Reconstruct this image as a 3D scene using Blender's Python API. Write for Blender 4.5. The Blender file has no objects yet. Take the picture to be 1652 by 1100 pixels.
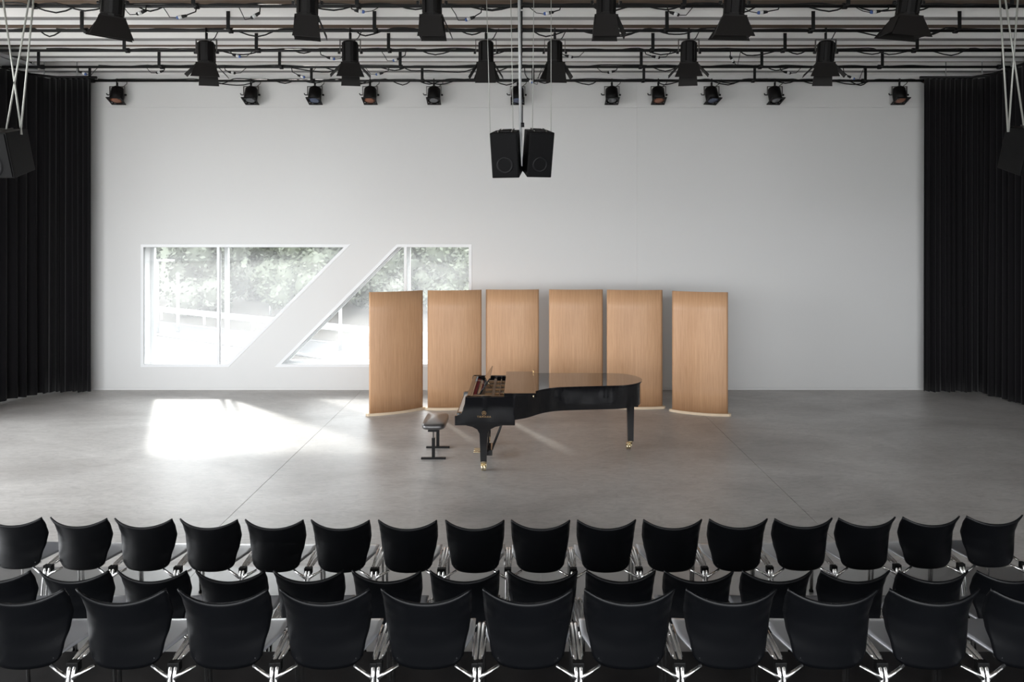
import bpy, bmesh, math, random
from mathutils import Vector, Matrix
from mathutils.geometry import tessellate_polygon

PI = math.pi
rnd = random.Random(7)
SC = bpy.context.scene
COL = SC.collection

# ------------------------------------------------------------------ camera, sky, sun, exposure
CAM_H = 3.13
cam_data = bpy.data.cameras.new('camera')
cam = bpy.data.objects.new('camera', cam_data)
COL.objects.link(cam)
cam.location = (0, 0, CAM_H)
cam.rotation_euler = (PI / 2, 0, 0)
cam_data.sensor_width = 36.0
cam_data.lens = 36.0 * 1150 / 1652
cam_data.shift_x = -0.0085
cam_data.shift_y = -0.0999
cam_data.clip_end = 500
SC.camera = cam

world = bpy.data.worlds.new('overcast_sky')
SC.world = world
world.use_nodes = True
wn = world.node_tree.nodes
bg = wn['Background']
bg.inputs['Color'].default_value = (0.95, 0.975, 1.0, 1)
bg.inputs['Strength'].default_value = 7.0

# hazy low sun from beyond the stage wall
sun_d = bpy.data.lights.new('hazy_sun', 'SUN')
sun_d.energy = 2.1; sun_d.angle = math.radians(4); sun_d.color = (1.0, 0.96, 0.90)
sun = bpy.data.objects.new('hazy_sun', sun_d); COL.objects.link(sun)
sun.rotation_euler = Vector((0.50, -1.0, -0.62)).to_track_quat('-Z', 'Y').to_euler()

def portal(name, loc, rot, sx, sy):
    l = bpy.data.lights.new(name, 'AREA')
    l.shape = 'RECTANGLE'; l.size = sx; l.size_y = sy
    l.cycles.is_portal = True
    o = bpy.data.objects.new(name, l); COL.objects.link(o)
    o.location = loc; o.rotation_euler = rot
    return o
# daylight comes in through the slanted windows in the stage wall and the glazed rear wall of the hall
portal('window_portal', (-4.4, 15.3, 1.75), (-PI / 2, 0, 0), 7.2, 2.6)
portal('rear_glazing_portal', (-0.9, -6.45, 2.95), (PI / 2, 0, 0), 19.2, 4.7)
portal('side_glazing_portal', (-11.45, 5.0, 2.95), (0, -PI / 2, 0), 4.7, 11.0)

SC.view_settings.view_transform = 'Standard'
SC.view_settings.look = 'None'
SC.view_settings.gamma = 1.0
SC.view_settings.exposure = 0.57
SC.view_settings.use_curve_mapping = False
try:
    SC.cycles.max_bounces = 10
    SC.cycles.diffuse_bounces = 6
    SC.cycles.glossy_bounces = 5
    SC.cycles.transmission_bounces = 6
    SC.cycles.transparent_max_bounces = 12
    SC.cycles.caustics_reflective = False
    SC.cycles.caustics_refractive = False
    SC.cycles.sample_clamp_indirect = 6.0
    SC.cycles.use_denoising = True
except Exception:
    pass

# ------------------------------------------------------------------ helpers
def tag(o, label=None, cat=None, group=None, kind=None):
    if label: o['label'] = label
    if cat: o['category'] = cat
    if group: o['group'] = group
    if kind: o['kind'] = kind
    return o

def empty(name, loc=(0, 0, 0), rz=0.0):
    o = bpy.data.objects.new(name, None)
    o.empty_display_size = 0.1
    o.location = loc; o.rotation_euler = (0, 0, rz)
    COL.objects.link(o)
    return o

class MB:
    """collects shapes into one mesh"""
    def __init__(s):
        s.v = []; s.f = []; s.sm = []
    def add(s, vs, fs, smooth=False):
        b = len(s.v)
        s.v += [tuple(p) for p in vs]
        for f in fs:
            s.f.append(tuple(i + b for i in f)); s.sm.append(smooth)
        return s
    def box(s, x0, x1, y0, y1, z0, z1):
        vs = [(x0,y0,z0),(x1,y0,z0),(x1,y1,z0),(x0,y1,z0),(x0,y0,z1),(x1,y0,z1),(x1,y1,z1),(x0,y1,z1)]
        return s.add(vs, [(3,2,1,0),(4,5,6,7),(0,1,5,4),(1,2,6,5),(2,3,7,6),(3,0,4,7)])
    def obox(s, c, m, hx, hy, hz):
        """box of half sizes hx,hy,hz turned by matrix m about centre c"""
        vs = [Vector(c) + m @ Vector((sx*hx, sy*hy, sz*hz)) for sz in (-1,1) for sx, sy in ((-1,-1),(1,-1),(1,1),(-1,1))]
        return s.add(vs, [(3,2,1,0),(4,5,6,7),(0,1,5,4),(1,2,6,5),(2,3,7,6),(3,0,4,7)])
    def prism(s, poly, holes=(), axis='y', a=0.0, b=1.0):
        """polygon in the plane across axis, carried from a to b; holes go right through"""
        loops = [list(poly)] + [list(h) for h in holes]
        def P(p, t):
            if axis == 'y': return (p[0], t, p[1])
            if axis == 'x': return (t, p[0], p[1])
            return (p[0], p[1], t)
        flat = [p for l in loops for p in l]
        tris = tessellate_polygon([[Vector((p[0], p[1], 0)) for p in l] for l in loops])
        n = len(flat)
        vs = [P(p, a) for p in flat] + [P(p, b) for p in flat]
        fs = []
        for t in tris:
            fs.append(tuple(t)); fs.append(tuple(i + n for i in reversed(t)))
        k = 0
        for l in loops:
            m = len(l)
            for i in range(m):
                j = (i + 1) % m
                fs.append((k+i, k+j, k+j+n, k+i+n))
            k += m
        return s.add(vs, fs)
    def tube(s, pts, r, n=8, cap=True, smooth=True):
        pts = [Vector(p) for p in pts]
        m = len(pts)
        rs = r if isinstance(r, (list, tuple)) else [r] * m
        t0 = (pts[1] - pts[0]).normalized()
        up = Vector((0, 0, 1)) if abs(t0.z) < 0.9 else Vector((1, 0, 0))
        u = t0.cross(up).normalized()
        vs = []
        for i in range(m):
            if i == 0: t = t0
            elif i == m - 1: t = (pts[-1] - pts[-2]).normalized()
            else:
                t = ((pts[i+1] - pts[i]).normalized() + (pts[i] - pts[i-1]).normalized())
                t = t.normalized() if t.length > 1e-6 else t0
            u = (u - t * u.dot(t))
            u = u.normalized() if u.length > 1e-6 else t.orthogonal().normalized()
            w = t.cross(u)
            for k in range(n):
                a = 2 * PI * k / n
                vs.append(pts[i] + (u * math.cos(a) + w * math.sin(a)) * rs[i])
        fs = []
        for i in range(m - 1):
            for k in range(n):
                k2 = (k + 1) % n
                fs.append((i*n+k, i*n+k2, (i+1)*n+k2, (i+1)*n+k))
        s.add(vs, fs, smooth)
        if cap:
            b = len(s.v) - len(vs)
            s.f.append(tuple(b + k for k in reversed(range(n)))); s.sm.append(False)
            s.f.append(tuple(b + (m-1)*n + k for k in range(n))); s.sm.append(False)
        return s
    def lathe(s, prof, n=16, m=None, c=(0,0,0), smooth=True, cap=True):
        """profile of (r, z) turned about z, then by matrix m, then moved to c"""
        m = m or Matrix.Identity(3); c = Vector(c)
        vs = []
        for r, z in prof:
            for k in range(n):
                a = 2 * PI * k / n
                vs.append(c + m @ Vector((r*math.cos(a), r*math.sin(a), z)))
        fs = []
        for i in range(len(prof) - 1):
            for k in range(n):
                k2 = (k+1) % n
                fs.append((i*n+k, i*n+k2, (i+1)*n+k2, (i+1)*n+k))
        b = len(s.v)
        s.add(vs, fs, smooth)
        if cap:
            s.f.append(tuple(b + k for k in reversed(range(n)))); s.sm.append(False)
            s.f.append(tuple(b + (len(prof)-1)*n + k for k in range(n))); s.sm.append(False)
        return s
    def grid(s, fn, nu, nv, smooth=True, closed_u=False):
        vs = [fn(i / nu, j / nv) for j in range(nv + 1) for i in range(nu + 1)]
        fs = [(j*(nu+1)+i, j*(nu+1)+i+1, (j+1)*(nu+1)+i+1, (j+1)*(nu+1)+i) for j in range(nv) for i in range(nu)]
        return s.add(vs, fs, smooth)
    def shift(s, d):
        d = Vector(d)
        s.v = [tuple(Vector(p) - d) for p in s.v]
        return s
    def build(s, name, mat, parent=None, bevel=0.0, seg=2, solid=0.0, origin=None, fix=True):
        if origin is not None: s.shift(origin)
        me = bpy.data.meshes.new(name)
        me.from_pydata(s.v, [], s.f)
        me.polygons.foreach_set('use_smooth', s.sm)
        if fix:
            bm = bmesh.new(); bm.from_mesh(me)
            bmesh.ops.recalc_face_normals(bm, faces=bm.faces)
            bm.to_mesh(me); bm.free()
        me.materials.append(mat)
        me.update()
        o = bpy.data.objects.new(name, me)
        COL.objects.link(o)
        if parent is not None: o.parent = parent
        if origin is not None and parent is None: o.location = origin
        if solid:
            md = o.modifiers.new('thickness', 'SOLIDIFY'); md.thickness = solid; md.offset = 0
        if bevel:
            md = o.modifiers.new('soft_edges', 'BEVEL'); md.width = bevel; md.segments = seg
            md.limit_method = 'ANGLE'; md.angle_limit = math.radians(35)
        return o

def copy_tree(o, parent=None):
    c = o.copy(); COL.objects.link(c)
    if parent is not None:
        c.parent = parent
    for ch in list(o.children):
        copy_tree(ch, c)
    return c

def catmull(pts, n=6):
    out = []
    for i in range(len(pts) - 1):
        p0 = Vector(pts[max(0, i-1)]); p1 = Vector(pts[i]); p2 = Vector(pts[i+1]); p3 = Vector(pts[min(len(pts)-1, i+2)])
        for k in range(n):
            t = k / n
            out.append(tuple(0.5*((2*p1) + (p2-p0)*t + (2*p0-5*p1+4*p2-p3)*t*t + (3*p1-p0-3*p2+p3)*t**3)))
    out.append(tuple(pts[-1])); return out

def at(px, py, d):
    return Vector(((px - 840) * d / 1150, d, CAM_H - (py - 385) * d / 1150))

# ------------------------------------------------------------------ materials
def mat(name, color, rough=0.5, metal=0.0, spec=0.5, **kw):
    m = bpy.data.materials.new(name); m.use_nodes = True
    b = m.node_tree.nodes['Principled BSDF']
    b.inputs['Base Color'].default_value = (*color, 1)
    b.inputs['Roughness'].default_value = rough
    b.inputs['Metallic'].default_value = metal
    b.inputs['Specular IOR Level'].default_value = spec
    for k, v in kw.items():
        b.inputs[k.replace('_', ' ')].default_value = v
    return m

def nodes(m): return m.node_tree.nodes, m.node_tree.links, m.node_tree.nodes['Principled BSDF']

def noise(m, scale, detail=4.0, rough=0.55, coord='Object', stretch=(1,1,1), dist=0.0):
    N, L, b = nodes(m)
    tc = N.new('ShaderNodeTexCoord'); mp = N.new('ShaderNodeMapping')
    mp.inputs['Scale'].default_value = stretch
    t = N.new('ShaderNodeTexNoise')
    t.inputs['Scale'].default_value = scale; t.inputs['Detail'].default_value = detail
    t.inputs['Roughness'].default_value = rough; t.inputs['Distortion'].default_value = dist
    L.new(tc.outputs[coord], mp.inputs['Vector']); L.new(mp.outputs['Vector'], t.inputs['Vector'])
    return t

def ramp(m, src, stops):
    N, L, b = nodes(m)
    r = N.new('ShaderNodeValToRGB')
    e = r.color_ramp.elements
    while len(e) < len(stops): e.new(0.5)
    for el, (p, c) in zip(e, stops):
        el.position = p; el.color = (*c, 1) if len(c) == 3 else c
    L.new(src.outputs[0], r.inputs['Fac'])
    return r

def bump(m, src, strength=0.2, dist=0.01, out=0):
    N, L, b = nodes(m)
    bp = N.new('ShaderNodeBump'); bp.inputs['Strength'].default_value = strength; bp.inputs['Distance'].default_value = dist
    L.new(src.outputs[out], bp.inputs['Height']); L.new(bp.outputs['Normal'], b.inputs['Normal'])
    return bp

M = {}
def mk_concrete():
    m = mat('polished_concrete', (0.3, 0.3, 0.29), 0.3, spec=0.5)
    N, L, b = nodes(m)
    a = noise(m, 0.55, 6, 0.6, dist=0.6, stretch=(0.8, 1.3, 1))
    r1 = ramp(m, a, [(0.28, (0.36, 0.343, 0.328)), (0.5, (0.50, 0.484, 0.466)), (0.72, (0.61, 0.594, 0.572))])
    f = noise(m, 9, 8, 0.7, dist=1.5, stretch=(0.6, 1.6, 1))
    r2 = ramp(m, f, [(0.3, (0.74,)*3), (0.55, (1.0,)*3), (0.8, (1.1,)*3)])
    mx = N.new('ShaderNodeMix'); mx.data_type = 'RGBA'; mx.blend_type = 'MULTIPLY'; mx.inputs[0].default_value = 1
    L.new(r1.outputs[0], mx.inputs[6]); L.new(r2.outputs[0], mx.inputs[7])
    L.new(mx.outputs[2], b.inputs['Base Color'])
    rr = ramp(m, f, [(0.3, (0.36,)*3), (0.75, (0.48,)*3)])
    L.new(rr.outputs[0], b.inputs['Roughness'])
    bump(m, f, 0.04, 0.01)
    return m
M['concrete'] = mk_concrete()
M['joint'] = mat('joint_filler', (0.06, 0.058, 0.055), 0.8)

def mk_wall():
    m = mat('white_painted_wall', (0.63, 0.63, 0.625), 0.65, spec=0.3)
    f = noise(m, 60, 6, 0.6); bump(m, f, 0.08, 0.003)
    return m
M['wall'] = mk_wall()
M['frame_white'] = mat('white_window_frame', (0.72, 0.73, 0.74), 0.4)
def mk_ceiling():
    m = mat('white_mineral_board', (0.9, 0.895, 0.88), 0.85, spec=0.2)
    f = noise(m, 90, 4, 0.7, stretch=(0.25, 1, 1)); bump(m, f, 0.25, 0.004)
    g = noise(m, 0.7, 3); r = ramp(m, g, [(0.3, (0.86, 0.855, 0.84)), (0.7, (0.91, 0.905, 0.89))])
    N, L, b = nodes(m); L.new(r.outputs[0], b.inputs['Base Color'])
    return m
M['ceiling'] = mk_ceiling()
M['underside_strip'] = mat('grey_underside_strip', (0.26, 0.255, 0.25), 0.5)
def mk_deck():
    m = mat('brown_timber_deck', (0.17, 0.11, 0.065), 0.7)
    g = noise(m, 3, 5, stretch=(0.3, 6, 1)); r = ramp(m, g, [(0.3, (0.06, 0.036, 0.022)), (0.7, (0.14, 0.09, 0.055))])
    N, L, b = nodes(m); L.new(r.outputs[0], b.inputs['Base Color'])
    return m
M['deck'] = mk_deck()
M['steel_black'] = mat('black_painted_steel', (0.008, 0.008, 0.0085), 0.5, spec=0.25)
def mk_housing():
    m = mat('black_lamp_housing', (0.005, 0.0046, 0.0046), 0.45, spec=0.2)
    f = noise(m, 120, 2); bump(m, f, 0.05, 0.002)
    return m
M['housing'] = mk_housing()
M['door_metal'] = mat('dull_black_flap', (0.012, 0.0108, 0.0104), 0.6, spec=0.15)
M['yoke'] = mat('grey_steel_yoke', (0.10, 0.095, 0.09), 0.4, metal=0.6)
M['cable'] = mat('black_rubber_cable', (0.009, 0.009, 0.0095), 0.6, spec=0.3)
M['plug_white'] = mat('pale_plug_plastic', (0.62, 0.63, 0.63), 0.4)
M['plug_blue'] = mat('blue_plug_plastic', (0.06, 0.12, 0.36), 0.4)
M['rope'] = mat('light_steel_cable', (0.42, 0.43, 0.40), 0.45, metal=0.3)
M['lens_clear'] = mat('lamp_lens_glass', (0.13, 0.135, 0.145), 0.15, metal=0.5)
M['gel_orange'] = mat('orange_gel_filter', (0.22, 0.085, 0.045), 0.3)
M['gel_blue'] = mat('blue_gel_filter', (0.06, 0.08, 0.14), 0.3)
def mk_curtain():
    m = mat('black_velvet', (0.006, 0.0055, 0.0065), 0.9, spec=0.1)
    N, L, b = nodes(m)
    b.inputs['Sheen Weight'].default_value = 0.12; b.inputs['Sheen Roughness'].default_value = 0.5
    f = noise(m, 220, 2, stretch=(1, 1, 0.3)); bump(m, f, 0.1, 0.002)
    return m
M['curtain'] = mk_curtain()
def mk_oak(pos):
    m = mat('oak_veneer', (0.55, 0.36, 0.22), 0.42, spec=0.4)
    N, L, b = nodes(m)
    f = noise(m, 14, 6, 0.65, stretch=(4, 4, 0.16), dist=0.3)
    g = noise(m, 2.2, 3, 0.5, stretch=(2.2, 2.2, 0.12))
    r1 = ramp(m, f, [(0.3, (0.445, 0.252, 0.133)), (0.55, (0.52, 0.308, 0.173)), (0.75, (0.56, 0.34, 0.195))])
    r2 = ramp(m, g, [(0.3, (0.90, 0.88, 0.86)), (0.7, (1.05, 1.05, 1.05))])
    mx = N.new('ShaderNodeMix'); mx.data_type = 'RGBA'; mx.blend_type = 'MULTIPLY'; mx.inputs[0].default_value = 1
    L.new(r1.outputs[0], mx.inputs[6]); L.new(r2.outputs[0], mx.inputs[7]); L.new(mx.outputs[2], b.inputs['Base Color'])
    bump(m, f, 0.05, 0.002)
    return m
M['oak'] = mk_oak(0)
M['pale_wood'] = mat('pale_birch', (0.72, 0.58, 0.42), 0.45)
M['piano'] = mat('black_piano_lacquer', (0.006, 0.006, 0.007), 0.06, spec=0.5, Coat_Weight=0.3, Coat_Roughness=0.02)
M['brass'] = mat('polished_brass', (0.80, 0.68, 0.45), 0.25, metal=1.0)
M['gilt'] = mat('gilt_lettering', (0.42, 0.27, 0.12), 0.35, metal=0.6)
M['plate'] = mat('bronze_iron_plate', (0.30, 0.165, 0.075), 0.35, metal=0.45)
M['pinblock'] = mat('brown_wood_inside', (0.33, 0.21, 0.13), 0.45)
M['felt_red'] = mat('red_felt', (0.33, 0.02, 0.025), 0.9)
M['string'] = mat('piano_wire', (0.45, 0.40, 0.33), 0.3, metal=0.9)
M['ivory'] = mat('white_key', (0.82, 0.82, 0.80), 0.2)
M['ebony'] = mat('black_key', (0.01, 0.01, 0.01), 0.25)
def mk_leather():
    m = mat('black_leather', (0.04, 0.038, 0.038), 0.4, spec=1.0, Coat_Weight=1.0, Coat_Roughness=0.35)
    f = noise(m, 150, 3); bump(m, f, 0.1, 0.002)
    return m
M['leather'] = mk_leather()
def mk_shell():
    m = mat('black_moulded_plastic', (0.0025, 0.0028, 0.0036), 0.36, spec=0.17)
    f = noise(m, 400, 2); bump(m, f, 0.04, 0.001)
    return m
M['shell'] = mk_shell()
M['seat'] = mat('sheen_grey_seat', (0.23, 0.236, 0.255), 0.32, spec=1.0, Coat_Weight=1.0, Coat_Roughness=0.22, Coat_IOR=1.8)  # black seat; its grey base stands in for reflected window and wall light
M['chrome'] = mat('polished_chrome', (0.86, 0.86, 0.86), 0.2, metal=1.0)
M['clip'] = mat('black_link_plastic', (0.003, 0.003, 0.003), 0.5, spec=0.15)
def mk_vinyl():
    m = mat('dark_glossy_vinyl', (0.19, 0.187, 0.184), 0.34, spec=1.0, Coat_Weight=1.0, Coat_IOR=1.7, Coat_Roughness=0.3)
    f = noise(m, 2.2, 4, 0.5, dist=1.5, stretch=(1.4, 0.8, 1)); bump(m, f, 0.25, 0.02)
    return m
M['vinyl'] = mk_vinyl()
def mk_platform():
    m = mat('black_stage_board', (0.018, 0.017, 0.017), 0.5, spec=0.25)
    f = noise(m, 5, 5); r = ramp(m, f, [(0.35, (0.006, 0.0056, 0.0056)), (0.75, (0.014, 0.013, 0.013))])
    N, L, b = nodes(m); L.new(r.outputs[0], b.inputs['Base Color'])
    return m
M['platform'] = mk_platform()
def mk_cabinet():
    m = mat('black_speaker_paint', (0.002, 0.002, 0.0022), 0.5, spec=0.13)
    f = noise(m, 200, 2); bump(m, f, 0.2, 0.002)
    return m
M['cabinet'] = mk_cabinet()
M['grille'] = mat('dark_speaker_grille', (0.003, 0.003, 0.0035), 0.6, spec=0.13)
M['cone'] = mat('speaker_cone', (0.007, 0.007, 0.008), 0.5, spec=0.2)
def mk_glass():
    m = bpy.data.materials.new('glare_veil_glass'); m.use_nodes = True
    N, L = m.node_tree.nodes, m.node_tree.links
    for n in list(N): N.remove(n)
    out = N.new('ShaderNodeOutputMaterial')
    tr = N.new('ShaderNodeBsdfTransparent'); tr.inputs[0].default_value = (0.66, 0.675, 0.67, 1)
    tl = N.new('ShaderNodeBsdfTranslucent'); tl.inputs[0].default_value = (0.95, 0.97, 0.97, 1)  # white veil puts the washed-out glare of the view into the pane
    gl = N.new('ShaderNodeBsdfGlossy'); gl.inputs['Roughness'].default_value = 0.02
    m1 = N.new('ShaderNodeMixShader'); m1.inputs[0].default_value = 0.125
    m2 = N.new('ShaderNodeMixShader')
    fr = N.new('ShaderNodeFresnel'); fr.inputs[0].default_value = 1.3
    L.new(tr.outputs[0], m1.inputs[1]); L.new(tl.outputs[0], m1.inputs[2])
    L.new(fr.outputs[0], m2.inputs[0]); L.new(m1.outputs[0], m2.inputs[1]); L.new(gl.outputs[0], m2.inputs[2])
    L.new(m2.outputs[0], out.inputs['Surface'])
    return m
M['glass'] = mk_glass()
def mk_grass():
    m = mat('dry_grass', (0.3, 0.26, 0.18), 0.9)
    f = noise(m, 0.5, 6, 0.7); r = ramp(m, f, [(0.3, (0.028, 0.023, 0.019)), (0.7, (0.040, 0.034, 0.028))])
    N, L, b = nodes(m); L.new(r.outputs[0], b.inputs['Base Color'])
    return m
M['grass'] = mk_grass()
M['asphalt'] = mat('grey_asphalt', (0.03, 0.03, 0.033), 0.8)
M['road_paint'] = mat('white_road_paint', (0.10, 0.10, 0.10), 0.7)
M['galv'] = mat('galvanised_steel', (0.42, 0.43, 0.44), 0.5, metal=0.2)
M['bark'] = mat('bark', (0.12, 0.09, 0.07), 0.9)
def mk_leaf(n, c0, c1):
    m = mat(n, c0, 0.7)
    f = noise(m, 1.2, 3); r = ramp(m, f, [(0.3, c0), (0.7, c1)])
    N, L, b = nodes(m); L.new(r.outputs[0], b.inputs['Base Color'])
    return m
M['leaf1'] = mk_leaf('green_leaves', (0.085, 0.10, 0.066), (0.10, 0.115, 0.08))
M['leaf2'] = mk_leaf('grey_green_leaves', (0.088, 0.10, 0.074), (0.105, 0.115, 0.088))

# ------------------------------------------------------------------ the setting
XL, XR, YB, YW = -11.2, 10.6, -6.2, 14.75
def struct(o, label=None):
    o['kind'] = 'structure'
    if label: o['label'] = label
    return o

fb = MB().box(XL, XR, YB, YW + 0.5, -0.3, -0.012)
floor = struct(fb.build('floor', M['joint']), 'grey polished concrete floor with long dark joints')
for x0, x1 in ((XL, -9.80), (-9.795, -3.283), (-3.277, 3.257), (3.263, 9.795), (9.80, XR)):
    MB().box(x0, x1, YB, YW, -0.011, 0.0).build('concrete_slab', M['concrete'], floor)

S = YW / 1150
def wp(px, py): return ((px - 840) * S, CAM_H - (py - 385) * S)
win1_out = [wp(227, 394), wp(566, 394), wp(369, 592), wp(227, 592)]
win2_out = [wp(640, 394), wp(761, 394), wp(761, 592), wp(443, 592)]

TOPZ = 6.9
jx, jz = 2.41, 5.84
g = 0.0011
wb = MB().prism([(XL, 0), (XR, 0), (XR, TOPZ), (XL, TOPZ)], [win1_out, win2_out], 'y', YW + 0.03, YW + 0.5)
wall_b = struct(wb.build('wall_back', M['wall']), 'white back wall with two slanted windows')
def panel(poly, holes=()):
    return MB().prism(poly, holes, 'y', YW, YW + 0.029).build('wall_panel', M['wall'], wall_b)
panel([(XL, 0), (jx - g, 0), (jx - g, jz - g), (XL, jz - g)], [win1_out, win2_out])
panel([(jx + g, 0), (XR, 0), (XR, jz - g), (jx + g, jz - g)])
panel([(XL, jz + g), (jx - g, jz + g), (jx - g, TOPZ), (XL, TOPZ)])
panel([(jx + g, jz + g), (XR, jz + g), (XR, TOPZ), (jx + g, TOPZ)])
struct(MB().box(XL, XR, YW - 0.012, YW, 0, 0.05).build('baseboard_back', M['wall'], bevel=0.004), 'low white skirting along the back wall')

wl = struct(MB().prism([(YB, 0), (YW + 0.5, 0), (YW + 0.5, TOPZ), (YB, TOPZ)], [[(-0.5, 0.6), (10.5, 0.6), (10.5, 5.3), (-0.5, 5.3)]], 'x', XL - 0.3, XL).build('wall_left', M['wall']), 'white side wall with wide glazing, left of the stage')
wr = struct(MB().box(XR, XR + 0.3, YB, YW + 0.5, 0, TOPZ).build('wall_right', M['wall']), 'white side wall behind the right curtains')
rear = MB().prism([(XL, 0), (XR, 0), (XR, TOPZ), (XL, TOPZ)], [[(-10.5, 0.6), (8.7, 0.6), (8.7, 5.3), (-10.5, 5.3)]], 'y', YB - 0.3, YB)
struct(rear.build('wall_rear', M['wall']), 'white rear wall with wide glazing')

# windows: an inner and an outer frame with a mullion, pane between
def inset(poly, d):
    n = len(poly); out = []
    ar = sum(poly[i][0]*poly[(i+1)%n][1] - poly[(i+1)%n][0]*poly[i][1] for i in range(n))
    sg = 1 if ar > 0 else -1
    for i in range(n):
        p0, p1, p2 = Vector(poly[i-1]), Vector(poly[i]), Vector(poly[(i+1)%n])
        e1, e2 = (p1-p0).normalized(), (p2-p1).normalized()
        n1, n2 = Vector((-e1.y, e1.x))*sg, Vector((-e2.y, e2.x))*sg
        b = (n1+n2); b = b / max(0.15, (1 + n1.dot(n2)))
        out.append(tuple(p1 + b*d))
    return out

def window(name, out, mx, label):
    inn = inset(out, 0.06)
    ring = MB().prism(out, [inn], 'y', YW - 0.008, YW + 0.09)
    w = struct(ring.build(name, M['frame_white'], bevel=0.004), label)
    mull = []
    zs = sorted(p[1] for p in inn)
    def span(x):
        hits = []
        for i in range(len(inn)):
            (xa, za), (xb, zb) = inn[i], inn[(i+1) % len(inn)]
            if (xa - x) * (xb - x) < 0: hits.append(za + (zb-za)*(x-xa)/(xb-xa))
        return min(hits), max(hits)
    z0, z1 = span(mx)
    MB().box(mx-0.03, mx+0.03, YW-0.002, YW+0.085, z0-0.01, z1+0.01).build('window_mullion', M['frame_white'], w, bevel=0.004)
    MB().prism(out, [inset(out, 0.07)], 'y', YW+0.40, YW+0.49).build('outer_frame', M['frame_white'], w)
    MB().box(mx-0.035, mx+0.035, YW+0.40, YW+0.49, z0-0.01, z1+0.01).build('outer_mullion', M['frame_white'], w)
    # two panes per window, one each side of the mullion
    def clip(poly, x, keep_left):
        res = []
        for i in range(len(poly)):
            a, b = poly[i], poly[(i+1) % len(poly)]
            ina = (a[0] <= x) == keep_left; inb = (b[0] <= x) == keep_left
            if ina: res.append(a)
            if ina != inb:
                t = (x-a[0])/(b[0]-a[0]); res.append((x, a[1]+t*(b[1]-a[1])))
        return res
    for left in (True, False):
        MB().add([(p[0], YW+0.045, p[1]) for p in clip(inset(out, 0.05), mx, left)], [tuple(range(len(clip(inset(out, 0.05), mx, left))))]).build('window_pane', M['glass'], w, fix=False)
    return w
window('window_1', win1_out, wp(352, 0)[0], 'white framed window with slanted right side, daylight trees behind')
window('window_2', win2_out, wp(654, 0)[0], 'white framed window with slanted left side beside the wooden screens')

# ceiling: brown deck with white boarded ribs
BEAM = [9.8 + 1.17 * k for k in range(-14, 5)]
ceil = struct(MB().box(XL, XR, YB, YW + 0.5, 6.715, 6.9).build('ceiling', M['deck']), 'ribbed ceiling of white boards under a brown deck')
beam0 = None
for D in BEAM:
    if beam0 is None:
        beam0 = MB().prism([(0, 6.72), (0, 6.545), (0.14, 6.553), (0.15, 6.545), (0.31, 6.515), (0.31, 6.72)], (), 'x', XL, XR).build('ceiling_board', M['ceiling'], ceil)
        b = beam0
    else:
        b = beam0.copy(); COL.objects.link(b); b.parent = ceil
    b.location = (0, D, 0)
    if D == BEAM[0]:
        MB().box(XL, XR, 0.012, 0.14, 6.536, 6.556).build('underside_strip', M['underside_strip'], b)  # darker grey strip along the front half of each board's underside
    else:
        c2 = beam0.children[0].copy(); COL.objects.link(c2); c2.parent = b

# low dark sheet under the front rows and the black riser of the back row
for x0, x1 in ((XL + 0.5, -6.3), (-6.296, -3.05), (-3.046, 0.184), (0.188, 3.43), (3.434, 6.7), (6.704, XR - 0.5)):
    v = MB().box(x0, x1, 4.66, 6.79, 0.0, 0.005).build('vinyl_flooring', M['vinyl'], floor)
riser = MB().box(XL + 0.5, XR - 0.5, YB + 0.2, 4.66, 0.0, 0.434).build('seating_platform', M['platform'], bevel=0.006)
tag(riser, 'black seating platform carrying the back row of chairs', 'platform')

# ------------------------------------------------------------------ outside the windows
ZG = -1.5
struct(MB().box(-150, 150, -120, 160, ZG - 0.4, ZG).build('ground_outside', M['grass']), 'dry pale grass outside the windows')
M['bounce_slab'] = mat('pale_bounce_concrete', (0.62, 0.61, 0.59), 0.85)
struct(MB().box(-60, 45, -70, YB - 0.35, ZG, -0.35).box(-60, XL - 0.35, YB - 0.35, 14, ZG, -0.35).build('bounce_slab_outside', M['bounce_slab']), 'unseen pale slab added to bounce daylight into the hall')  # added out of view to throw daylight up onto the ceiling
def road_pt(t, off):
    p0, p1 = Vector((-20.7, 40.6)), Vector((-6.7, 31.1))
    d = (p1 - p0); u = d.normalized(); nrm = Vector((-u.y, u.x))
    c = 3.0 * math.sin((t - 0.3) * 1.2) * 0
    q = p0 + d * t + nrm * (off + c)
    return q.x, q.y
def strip(name, o0, o1, z0, z1, m, parent=None):
    mb = MB()
    ts = [-3 + 0.25 * i for i in range(30)]
    vs = []; 
    for t in ts:
        for o_, z in ((o0, z0), (o1, z0), (o1, z1), (o0, z1)):
            x, y = road_pt(t, o_); vs.append((x, y, z))
    fs = []
    for i in range(len(ts) - 1):
        for k in range(4):
            fs.append((i*4+k, i*4+(k+1) % 4, (i+1)*4+(k+1) % 4, (i+1)*4+k))
    return mb.add(vs, fs).build(name, m, parent)
rd = strip('road', -3.6, -0.2, ZG - 0.1, ZG + 0.02, M['asphalt']); struct(rd, 'grey road passing outside the windows')
strip('road_marking', -3.4, -3.2, ZG - 0.05, ZG + 0.03, M['road_paint'], rd)
strip('road_marking', -0.6, -0.4, ZG - 0.05, ZG + 0.03, M['road_paint'], rd)
gr = empty('guard_rail', (-13.7, 35.85, ZG))
tag(gr, 'low metal guard rail along the far side of the road outside', 'guard rail')
r_ = strip('rail', 0.15, 0.22, ZG + 0.45, ZG + 0.75, M['galv']); r_.parent = gr; r_.matrix_parent_inverse = Matrix.Translation(-Vector(gr.location))
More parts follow.
